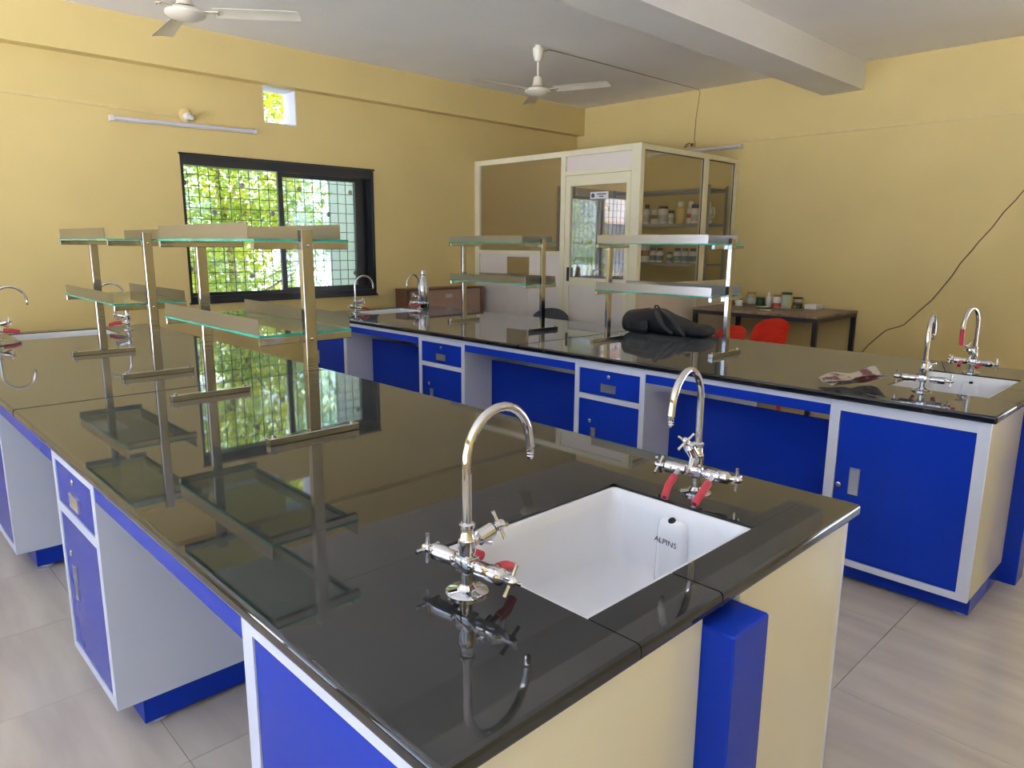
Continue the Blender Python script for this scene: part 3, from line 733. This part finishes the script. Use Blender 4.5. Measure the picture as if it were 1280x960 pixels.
# door leaf
dl = MB(o)
a0, a1 = 4.20, 5.018
dl.box(fx0 + .004, fx0 + .040, a0, a0 + .048, .01, 2.222).box(fx0 + .004, fx0 + .040, a1 - .066, a1, .01, 2.222).box(fx0 + .004, fx0 + .040, a0 + .048, a1 - .066, 2.12, 2.222).box(fx0 + .004, fx0 + .040, a0 + .048, a1 - .066, 1.13, 1.21).box(fx0 + .004, fx0 + .040, a0 + .048, a1 - .066, .01, .09)
door = dl.build('door', 'pale', cab, 0, 'glazed cabin door')
MB(o).box(px, px + .006, a0 + .048, a1 - .066, 1.21, 2.12).build('pane', 'tint', door, 0)
MB(o).box(px - .004, px + .008, a0 + .048, a1 - .066, .09, 1.13).build('kick_board', 'board', door, 0)
MB(o).box(fx0 - .018, fx0 + .003, 4.945, 4.962, 1.17, 1.31).build('door_handle', 'blackp', door, 0)
sg = MB(o).box(px - .004, px - .0005, 4.475, 4.70, 1.985, 2.052).build('door_sign', 'bwhite', door, 0, 'white paper door sign')
MB(o).lathe([(.022, 0), (.022, .001)], (px - .0042, 4.665, 2.018), 14, (-1, 0, 0)).build('sign_mark', 'signtext', door, 0)
MB(o).box(px - .005, px - .0042, 4.50, 4.615, 2.024, 2.034).box(px - .005, px - .0042, 4.53, 4.59, 2.002, 2.012).build('sign_lines', 'signtext', door, 0)
# side wall of the cabin
sy0, sy1 = YC, YC + D
XE = XR - .002
mem('rail', XC + .06, XE, sy0, sy1, ZC - .052, ZC)
mem('post', 6.70, 6.785, sy0, sy1, .08, ZC - .052)
mem('post', XE - .06, XE, sy0, sy1, .08, ZC - .052)
mem('rail', XC + .06, 6.70, sy0, sy1, 1.12, 1.172)
mem('rail', 6.785, XE - .06, sy0, sy1, 1.12, 1.172)
mem('rail', XC + .06, XE, sy0, sy1, .002, .08)
for (a, b_) in ((XC + .06, 6.70), (6.785, XE - .06)):
    mem('board_panel', a, b_, YC + .02, YC + .032, .08, 1.12, 'board')
    MB(o).box(a, b_, YC + .02, YC + .026, 1.172, ZC - .052).build('pane', 'clear', cab, 0)
    MB(o).box(a, b_, YC + .012, YC + .019, ZC - .060, ZC - .053).box(b_ - .007, b_ - .0005, YC + .012, YC + .019, 1.173, ZC - .060).build('gasket', 'blackp', cab, 0)

# slotted steel rack with bottles inside the cabin
rk = thing('steel_rack', 'grey slotted steel rack holding chemical bottles inside the glass cabin', 'rack', (7.1, 4.8, 0)); o = (7.1, 4.8, 0)
rx0, rx1, ry0, ry1 = 6.94, 7.34, 4.17, 5.45
for x in (rx0, rx1):
    for y in (ry0, ry1):
        sx_ = 1 if x == rx0 else -1; sy_ = 1 if y == ry0 else -1
        MB(o).box(x, x + sx_ * .035, y, y + sy_ * .003, .002, 2.18).box(x, x + sx_ * .003, y + sy_ * .0031, y + sy_ * .035, .002, 2.18).build('upright', 'rackgrey', rk, 0)
SHELF = [.25, .85, 1.345, 1.778, 2.145]
for z in SHELF:
    MB(o).box(rx0 + .004, rx1 - .004, ry0 + .004, ry1 - .004, z - .003, z).box(rx0 + .004, rx0 + .007, ry0 + .036, ry1 - .036, z - .03, z - .003).box(rx1 - .007, rx1 - .004, ry0 + .036, ry1 - .036, z - .03, z - .003).build('shelf', 'rackgrey', rk, 0)

def make_bottle(name, label, loc, r, h, body='bwhite', cap='capblack', label_mat=None, neck=.55, group=None, cat='bottle', squat=False, band=(.18, .62)):
    t = thing(name, label, cat, loc, random.uniform(0, 6), group)
    sh = h * (.74 if not squat else .82)
    MB().lathe([(r * .92, 0), (r, r * .12), (r, sh * .88), (r * .93, sh * .95), (r * neck * 1.05, sh), (r * neck, sh + (h - sh) * .3)], (0, 0, 0), 18).build('bottle_body', body, t, 45)
    ch = h - sh
    MB().lathe([(r * neck * 1.12, sh + ch * .22), (r * neck * 1.15, h * .985), (r * neck * 1.05, h)], (0, 0, 0), 18).build('cap', cap, t, 45)
    if label_mat: MB().lathe([(r * 1.001, sh * band[0]), (r * 1.008, sh * band[0] + .002), (r * 1.008, sh * band[1]), (r * 1.001, sh * band[1] + .002)], (0, 0, 0), 18).build('label', label_mat, t, 45)
    return t
S1 = 1.7785
G = 'bottles on the cabin rack'
make_bottle('reagent_bottle', 'tall clear white bottle with black cap at the inner end of the upper rack shelf', (7.08, 5.055, S1), .043, .225, 'bwhite', 'capblack', 'bpaper', .55, G)
make_bottle('reagent_bottle', 'white bottle with a maroon band on the upper rack shelf', (7.08, 4.945, S1), .042, .165, 'bwhite', 'bwhite', 'bbrown', .75, G, band=(.5, .85))
make_bottle('reagent_jar', 'wide white jar with dark lid on the upper rack shelf', (7.08, 4.83, S1), .055, .20, 'bwhite', 'capblack', 'bpaper', .85, G, 'jar', True)
make_bottle('reagent_bottle', 'short white bottle with dark cap on the upper rack shelf', (7.08, 4.72, S1), .038, .15, 'bwhite', 'capblack', 'bpaper', .7, G)
make_bottle('reagent_bottle', 'tall bottle with yellow contents on the upper rack shelf', (7.08, 4.60, S1), .047, .245, 'byellow', 'bwhite', 'byellow', .6, G)
make_bottle('reagent_bottle', 'tall white bottle with a red label on the upper rack shelf', (7.13, 4.50, S1), .040, .245, 'bwhite', 'bwhite', 'bred', .6, G, band=(.35, .6))
make_bottle('reagent_bottle', 'white bottle with a wide blue cap on the upper rack shelf', (7.05, 4.39, S1), .046, .205, 'bwhite', 'capblue', 'bpaper', .82, G)
jg = make_bottle('reagent_jug', 'white plastic jug with a side handle near the rack upright', (7.1, 4.265, S1), .052, .225, 'bwhite', 'bwhite', 'bpaper', .5, G, 'jug')
MB().tube([(0, .045, .17), (0, .075, .165), (0, .085, .12), (0, .075, .07), (0, .048, .05)], .009, 8).build('jug_handle', 'bwhite', jg)
jg.rotation_euler = (0, 0, PI)
S2 = 1.3455
make_bottle('reagent_jar', 'broad brown and white jar at the inner end of the lower rack shelf', (7.08, 5.06, S2), .058, .19, 'bwhite', 'bwhite', 'bbrown', .85, G, 'jar', True, (.45, .85))
for y, h_, who in ((4.945, .165, 'beside the broad brown jar'), (4.85, .165, 'second from the broad brown jar'), (4.715, .12, 'the smallest of its row'), (4.61, .165, 'beside the smallest bottle'), (4.51, .165, 'between two of its kind'), (4.41, .165, 'next to the cabin mullion')):
    make_bottle('reagent_bottle', 'teal-labelled bottle on the lower rack shelf, %s' % who, (7.08, y, S2), .040 if h_ > .13 else .034, h_, 'bwhite', 'capblue', 'blab', .72, 'teal label bottles on the rack')
make_bottle('conical_flask', 'dark conical flask on the lowest visible rack shelf', (7.08, 4.60, .8505), .06, .16, 'capgreen', 'capblack', None, .3, None, 'flask')

# ------------------------------------------------------------------ table with jars by the right wall
tb = thing('work_table', 'dusty plank-topped table with black steel legs against the yellow wall', 'table', (6.9, 3.32, 0)); o = (6.9, 3.32, 0)
tx0, tx1, ty0, ty1, tz = 6.42, 7.36, 2.68, 3.97, .92
for k in range(4):
    a = tx0 + (tx1 - tx0) * k / 4; MB(o).box(a + .001, a + (tx1 - tx0) / 4 - .001, ty0, ty1, tz - .022, tz, .002).build('plank', 'wood', tb, 30)
MB(o).box(tx0 + .004, tx0 + .04, ty0 + .004, ty1 - .004, tz - .06, tz - .0225).box(tx1 - .04, tx1 - .004, ty0 + .004, ty1 - .004, tz - .06, tz - .0225).box(tx0 + .04, tx1 - .04, ty0 + .004, ty0 + .04, tz - .06, tz - .0225).box(tx0 + .04, tx1 - .04, ty1 - .04, ty1 - .004, tz - .06, tz - .0225).build('frame', 'blackp', tb, 0)
for x in (tx0 + .006, tx1 - .046):
    for y in (ty0 + .006, ty1 - .046): MB(o).box(x, x + .04, y, y + .04, 0, tz - .0605).build('leg', 'blackp', tb, 0)
T = tz + .0005; G = 'jars on the plank table'
make_bottle('specimen_jar', 'jar with orange lid at the back of the plank table', (7.25, 3.76, T), .05, .13, 'jar', 'caporange', 'bpaper', .85, G, 'jar', True)
make_bottle('glass_vial', 'slim white bottle with narrow neck on the plank table', (7.12, 3.495, T), .026, .145, 'bwhite', 'bwhite', None, .5, G)
make_bottle('specimen_jar', 'white jar with red base label on the plank table', (7.06, 3.365, T), .052, .13, 'bwhite', 'caporange', 'bred', .85, G, 'jar', True, (.08, .45))
make_bottle('specimen_jar', 'tall greenish jar with dark green lid on the plank table', (6.99, 3.245, T), .05, .165, 'jar', 'capgreen', 'jar', .9, G, 'jar', True)
make_bottle('specimen_jar', 'short brown jar with black lid near the white carton on the table', (7.29, 3.262, T), .048, .10, 'jar', 'capblack', 'bbrown', .9, G, 'jar', True)
make_bottle('specimen_jar', 'low dark jar between the orange lid jar and slim bottle', (7.14, 3.60, T), .045, .085, 'capgreen', 'capblack', None, .9, G, 'jar', True)
make_bottle('specimen_jar', 'small pale jar at the front of the plank table', (6.95, 3.74, T), .036, .075, 'bwhite', 'capblack', None, .85, G, 'jar', True)
make_bottle('specimen_jar', 'tiny dark pot beside the tall greenish jar', (7.12, 3.17, T), .03, .05, 'capgreen', 'capgreen', None, .9, G, 'jar', True)
make_bottle('specimen_jar', 'squat brown pot near the steel stand post', (7.02, 3.88, T), .04, .06, 'bbrown', 'capblack', None, .85, G, 'jar', True)
c = MB((7.2, 3.07, T)); c.box(7.13, 7.30, 3.0, 3.12, T, T + .045, .004)
cb = tag(c.build('carton', 'bwhite', None, 30), 'flat white carton at the bare end of the plank table', 'carton'); cb.location = (7.2, 3.07, T)
dsh = tag(MB().lathe([(.055, 0), (.075, .012), (.08, .016), (.074, .016), (.053, .004), (.001, .003)], (0, 0, 0), 22).build('shallow_dish', 'jar', None), 'shallow round dish among the jars on the plank table', 'dish'); dsh.location = (6.86, 3.42, T)
spt = tag(MB().tube([(-.09, 0, .004), (.09, 0, .004)], .0038, 8).build('glass_rod', 'bwhite', None), 'thin pale rod lying on the plank table', 'rod'); spt.location = (6.66, 3.3, T); spt.rotation_euler = (0, 0, 1.1)

# ------------------------------------------------------------------ chairs
def make_chair(label, loc, rz, m, group=None, h=.86, nm='plastic_chair'):
    """moulded chair, facing local +x; its back stands at -x"""
    t = thing(nm, label, 'chair', loc, rz, group)
    def seat(u, v):
        x = -.19 + .40 * u; y = (v - .5) * .44 * (1 - .08 * (1 - u))
        return (x, y, .43 + .012 * math.cos((v - .5) * PI * 2) * -1 + .02 * u - .012 * math.sin(PI * u))
    MB().sheet(seat, 10, 10, -.006).build('seat', m, t, 50)
    def back(u, v):
        y = (u - .5) * (.42 - .05 * v ** 2); c = 1 - (2 * (u - .5)) ** 2
        zt = .43 + (h - .43) * v * (1 - .08 * (2 * (u - .5)) ** 4 * v) - .035 * (2 * (u - .5)) ** 2 * v
        return (-.19 - .13 * v - .045 * c * (.4 + .6 * v), y, zt)
    bk = MB().sheet(back, 14, 12, .005).build('backrest', m, t, 50)
    for q in (.55, .66, .77, .88):
        pts = []
        for i in range(13):
            u = .12 + .76 * i / 12; p = Vector(back(u, q)); pts.append(p + Vector((-.002, 0, 0)))
        MB().tube(pts, .0045, 6).build('back_rib', m, bk, 50)
    for sx_ in (-1, 1):
        for sy_ in (-1, 1):
            MB().tube([(sx_ * .17 + .01, sy_ * .185, .425), (sx_ * .19 + .01, sy_ * .205, .2), (sx_ * .22 + .01, sy_ * .225, 0.002)], [.026, .022, .017], 8).build('leg', m, t, 50)
    for sy_ in (-1, 1):
        MB().tube([(-.27, sy_ * .195, .64), (-.12, sy_ * .225, .635), (.08, sy_ * .225, .62), (.16, sy_ * .215, .58), (.19, sy_ * .20, .45)], [.017, .018, .018, .017, .016], 8).build('armrest', m, t, 50)
    return t
make_chair('red moulded plastic chair drawn up to the bare end of the plank table', (6.34, 3.27, 0), math.radians(62), 'red', 'red plastic chairs', .90)
make_chair('red moulded plastic chair half hidden behind the steel stand post', (5.69, 3.38, 0), math.radians(75), 'red', 'red plastic chairs', .87)
make_chair('black moulded chair standing before the pinkish cabin board', (5.14, 4.86, 0), math.radians(-150), 'blackp', None, .89)

# desk against the window wall
dk = thing('wooden_desk', 'brown wooden desk with dark frame against the wall beside the window', 'desk', (5.0, 6.3, 0)); o = (5.0, 6.3, 0)
ex0, ex1, ey0, ey1, ez = 4.445, 5.54, 6.20, 6.41, 1.062
MB(o).box(ex0, ex1, ey0, ey1, ez - .022, ez, .003).build('top', 'teak', dk, 30)
for a, b_ in ((ex0 + .004, ex0 + .05), (ex1 - .05, ex1 - .004)): MB(o).box(a, b_, ey0 + .004, ey1 - .004, 0, ez - .0225).build('side', 'teak', dk, 0)
MB(o).box(ex0 + .05, ex1 - .05, ey0 + .012, ey0 + .026, .25, ez - .0225).build('front_panel', 'ply', dk, 0)
MB(o).box(ex0 + .05, ex1 - .05, ey0 + .004, ey0 + .026, .20, .2495).build('bottom_rail', 'teak', dk, 0)
MB(o).box(4.98, 5.08, ey0 + .0105, ey0 + .0118, .95, .99).build('paper_label', 'bpaper', dk, 0)

# ------------------------------------------------------------------ things on the worktops
fl = thing('steel_flask', 'tall stainless steel water flask standing by the corner tap', 'water flask', (4.42, 5.87, ZT)); 
MB().lathe([(.052, 0), (.055, .005), (.055, .20), (.050, .235), (.035, .285), (.028, .31), (.027, .325)], (0, 0, 0), 24).build('flask_body', 'steel', fl, 50)
MB().lathe([(.029, .322), (.030, .326), (.030, .365), (.027, .372), (.01, .374)], (0, 0, 0), 20).build('flask_cap', 'steel', fl, 50)

# backpack lying on the bench
bp = thing('backpack', 'black nylon backpack lying flat on the granite beside the steel stand', 'backpack', (4.42, 2.95, ZT)); 
def sect(y, x0, x1, z0, z1, n=20, p=2.6):
    cx_, cz_ = (x0 + x1) / 2, (z0 + z1) / 2; out = []
    for k in range(n):
        a = 2 * PI * k / n; c_, s_ = math.cos(a), math.sin(a)
        out.append((cx_ + (x1 - x0) / 2 * math.copysign(abs(c_) ** (2 / p), c_), y, cz_ + (z1 - z0) / 2 * math.copysign(abs(s_) ** (2 / p), s_)))
    return out
secs = [(.285, -.135, .12, .012, .135), (.280, -.15, .135, .004, .155), (.268, -.155, .138, .001, .168), (.20, -.155, .14, .001, .176), (.12, -.155, .142, .001, .19), (.04, -.15, .142, .001, .186), (-.03, -.155, .14, .001, .155), (-.10, -.15, .135, .001, .135), (-.17, -.14, .13, .001, .112), (-.22, -.13, .12, .004, .098), (-.245, -.10, .09, .015, .08)]
body = MB().loops([sect(*s) for s in secs], True, True).build('main_compartment', 'bag', bp, 60)
MB().loops([sect(y, x0 - .0, x1, z0, z1) for (y, x0, x1, z0, z1) in ((.21, -.185, -.14, .03, .10), (.19, -.19, -.14, .015, .118), (.06, -.19, -.14, .012, .122), (.04, -.185, -.14, .03, .10))], True, True).build('side_pocket', 'bag', bp, 60)
for yy in (.20, .08):
    for k in range(4): MB().box(-.193, -.1895, yy - .018, yy + .018, .045 + k * .017, .053 + k * .017).build('webbing_loop', 'bagtrim', bp, 0)
MB().tube([(-.10, .02, .168), (-.15, -.02, .150), (-.175, -.06, .11), (-.18, -.10, .07), (-.165, -.15, .03)], [.014, .018, .020, .018, .012], 8).build('shoulder_strap', 'bagtrim', bp, 60)
MB().tube([(-.02, .03, .178), (-.07, -.05, .156), (-.12, -.12, .125), (-.15, -.19, .07), (-.15, -.24, .02)], [.012, .016, .018, .016, .012], 8).build('shoulder_strap', 'bagtrim', bp, 60)
MB().tube([(.0, .10, .18), (-.01, .085, .205), (-.02, .06, .208), (-.02, .035, .18)], .007, 8).build('grab_handle', 'bagtrim', bp, 60)
MB().box(-.05, -.02, .085, .11, .184, .190).build('pale_tag', 'bagtag', bp, 0)
MB().loops([sect(y, x0, x1, z0, z1) for (y, x0, x1, z0, z1) in ((-.235, -.13, .10, .02, .09), (-.26, -.15, .11, .006, .098), (-.33, -.15, .10, .004, .092), (-.355, -.12, .08, .02, .075))], True, True).build('front_pouch', 'bag', bp, 60)
bp.rotation_euler = (0, 0, math.radians(4))

# crumpled magazine by the far sink
mg = thing('magazine', 'crumpled printed magazine lying half over the edge of the far sink', 'magazine', (3.50, 1.20, ZT)); 
for q in range(3):
    def fn(u, v, q=q):
        a = Vector((3.315, 1.32)) .lerp(Vector((3.60, 1.17)), u); n = Vector((.68, .73))
        p = a + n * ((v - .5) * (.13 + .02 * u) + q * .006)
        z = ZT + .0015 + q * .006 + .032 * u ** 2 * (1 + .4 * math.sin(6 * v + q)) + .008 * (1 + math.sin(9 * u + 4 * v + q)) + .010 * abs(v - .5) * 2 * (1 + math.sin(5 * u))
        return (p.x - 3.50, p.y - 1.20, z - ZT)
    MB().sheet(fn, 22, 10, .0012).build('page', 'paper', mg, 60)

# ------------------------------------------------------------------ outside: ground, buildings, trees
gr = MB().box(-40, 60, -40, 60, -.42, -.32).build('ground', 'earth', None, 0); struct(gr)
def tree(label, x, y, r, h, n, m, leaf=.13, z0=.2, squash=1.0, ry=None):
    t = thing('garden_tree', label, 'tree', (x, y, -.32), 0, 'trees outside the window')
    ry = ry or r
    tr = MB(); tr.tube([(0, 0, 0), (.08, .03, h * .35), (-.05, .05, h * .62), (.02, .0, h * .9)], [.06, .05, .035, .015], 8)
    tr.build('trunk', 'bark', t)
    for k in range(7):
        a = k * 2.4; z = h * (.2 + .1 * k)
        MB().tube([(0, 0, z), (math.cos(a) * r * .4, math.sin(a) * ry * .4, z + .35), (math.cos(a) * r * .8, math.sin(a) * ry * .8, z + .6)], [.035, .022, .008], 6).build('branch', 'bark', t)
    b = MB(); rnd = random.Random(int(x * 100 + y * 10))
    cl = [(rnd.uniform(-1, 1), rnd.uniform(-1, 1), rnd.uniform(0, 1)) for _ in range(60)]
    for k in range(n):
        c_ = cl[k % 60]
        px_, py_, pz_ = max(-r, min(r, c_[0] * .82 * r + rnd.gauss(0, .2))), max(-ry, min(ry, c_[1] * .82 * ry + rnd.gauss(0, .2))), z0 + c_[2] * (h - z0) + rnd.gauss(0, .22)
        d = Vector((rnd.gauss(0, 1), rnd.gauss(0, 1), rnd.gauss(-.4, .6))).normalized()
        s_ = d.cross(Vector((rnd.gauss(0, .3), rnd.gauss(0, .3), 1))).normalized()
        up = s_.cross(d)
        L = leaf * rnd.uniform(.7, 1.3); p = Vector((px_, py_, pz_))
        b.add([p, p + d * L * .5 + s_ * L * .27 + up * .015, p + d * L, p + d * L * .5 - s_ * L * .27 + up * .015], [(0, 1, 2, 3)])
    fo = b.build('foliage', m, t, 0); fo['kind'] = 'stuff'
    return t
tree('bright yellow-green tree close outside the window grille', 3.7, 8.95, 1.15, 4.4, 9500, 'leafA', .10, ry=.9, z0=-.0)
tree('leafy green tree behind the bright tree outside the window', 5.2, 12.0, 2.2, 5.4, 15000, 'leafB', .13, ry=1.3, z0=0.)
tree('tall green tree far behind, seen through the ventilator', 6.8, 16.2, 3.3, 7.8, 9000, 'leafB', .18, ry=1.9)
tree('bushy yellow-green tree near the low white building', 1.3, 9.0, 1.15, 4.6, 5000, 'leafA', .11, ry=.8)
def house(label, x0, x1, y0, y1, h, wins):
    t = thing('garden_building', label, 'building', ((x0 + x1) / 2, (y0 + y1) / 2, -.32), 0, 'white buildings outside'); o = ((x0 + x1) / 2, (y0 + y1) / 2, -.32)
    MB(o).box(x0, x1, y0, y1, -.32, h).build('wall_block', 'bldg', t, 0)
    MB(o).box(x0 - .3, x1 + .3, y0 - .3, y1 + .3, h, h + .18).build('roof_slab', 'bldgtrim', t, 0)
    for (a, b_, c, d) in wins:
        f_ = MB(o).box(a - .06, b_ + .06, y0 - .05, y0 - .001, c - .06, d + .06).build('window_frame', 'bldgtrim', t, 0)
        MB(o).box(a, b_, y0 - .06, y0 - .0501, c, d).build('window_panel', 'panelgrey', f_, 0)
    return t
house('tall white limewashed building edge seen through the right sash', 5.4, 8.6, 8.6, 9.4, 4.4, [(6.9, 7.6, 1.0, 2.2)])
house('low white building beyond the trees on the left', -7.5, .2, 10.4, 14.0, 2.7, [(-2.6, -1.6, .9, 2.0), (-5.4, -4.4, .9, 2.0)])
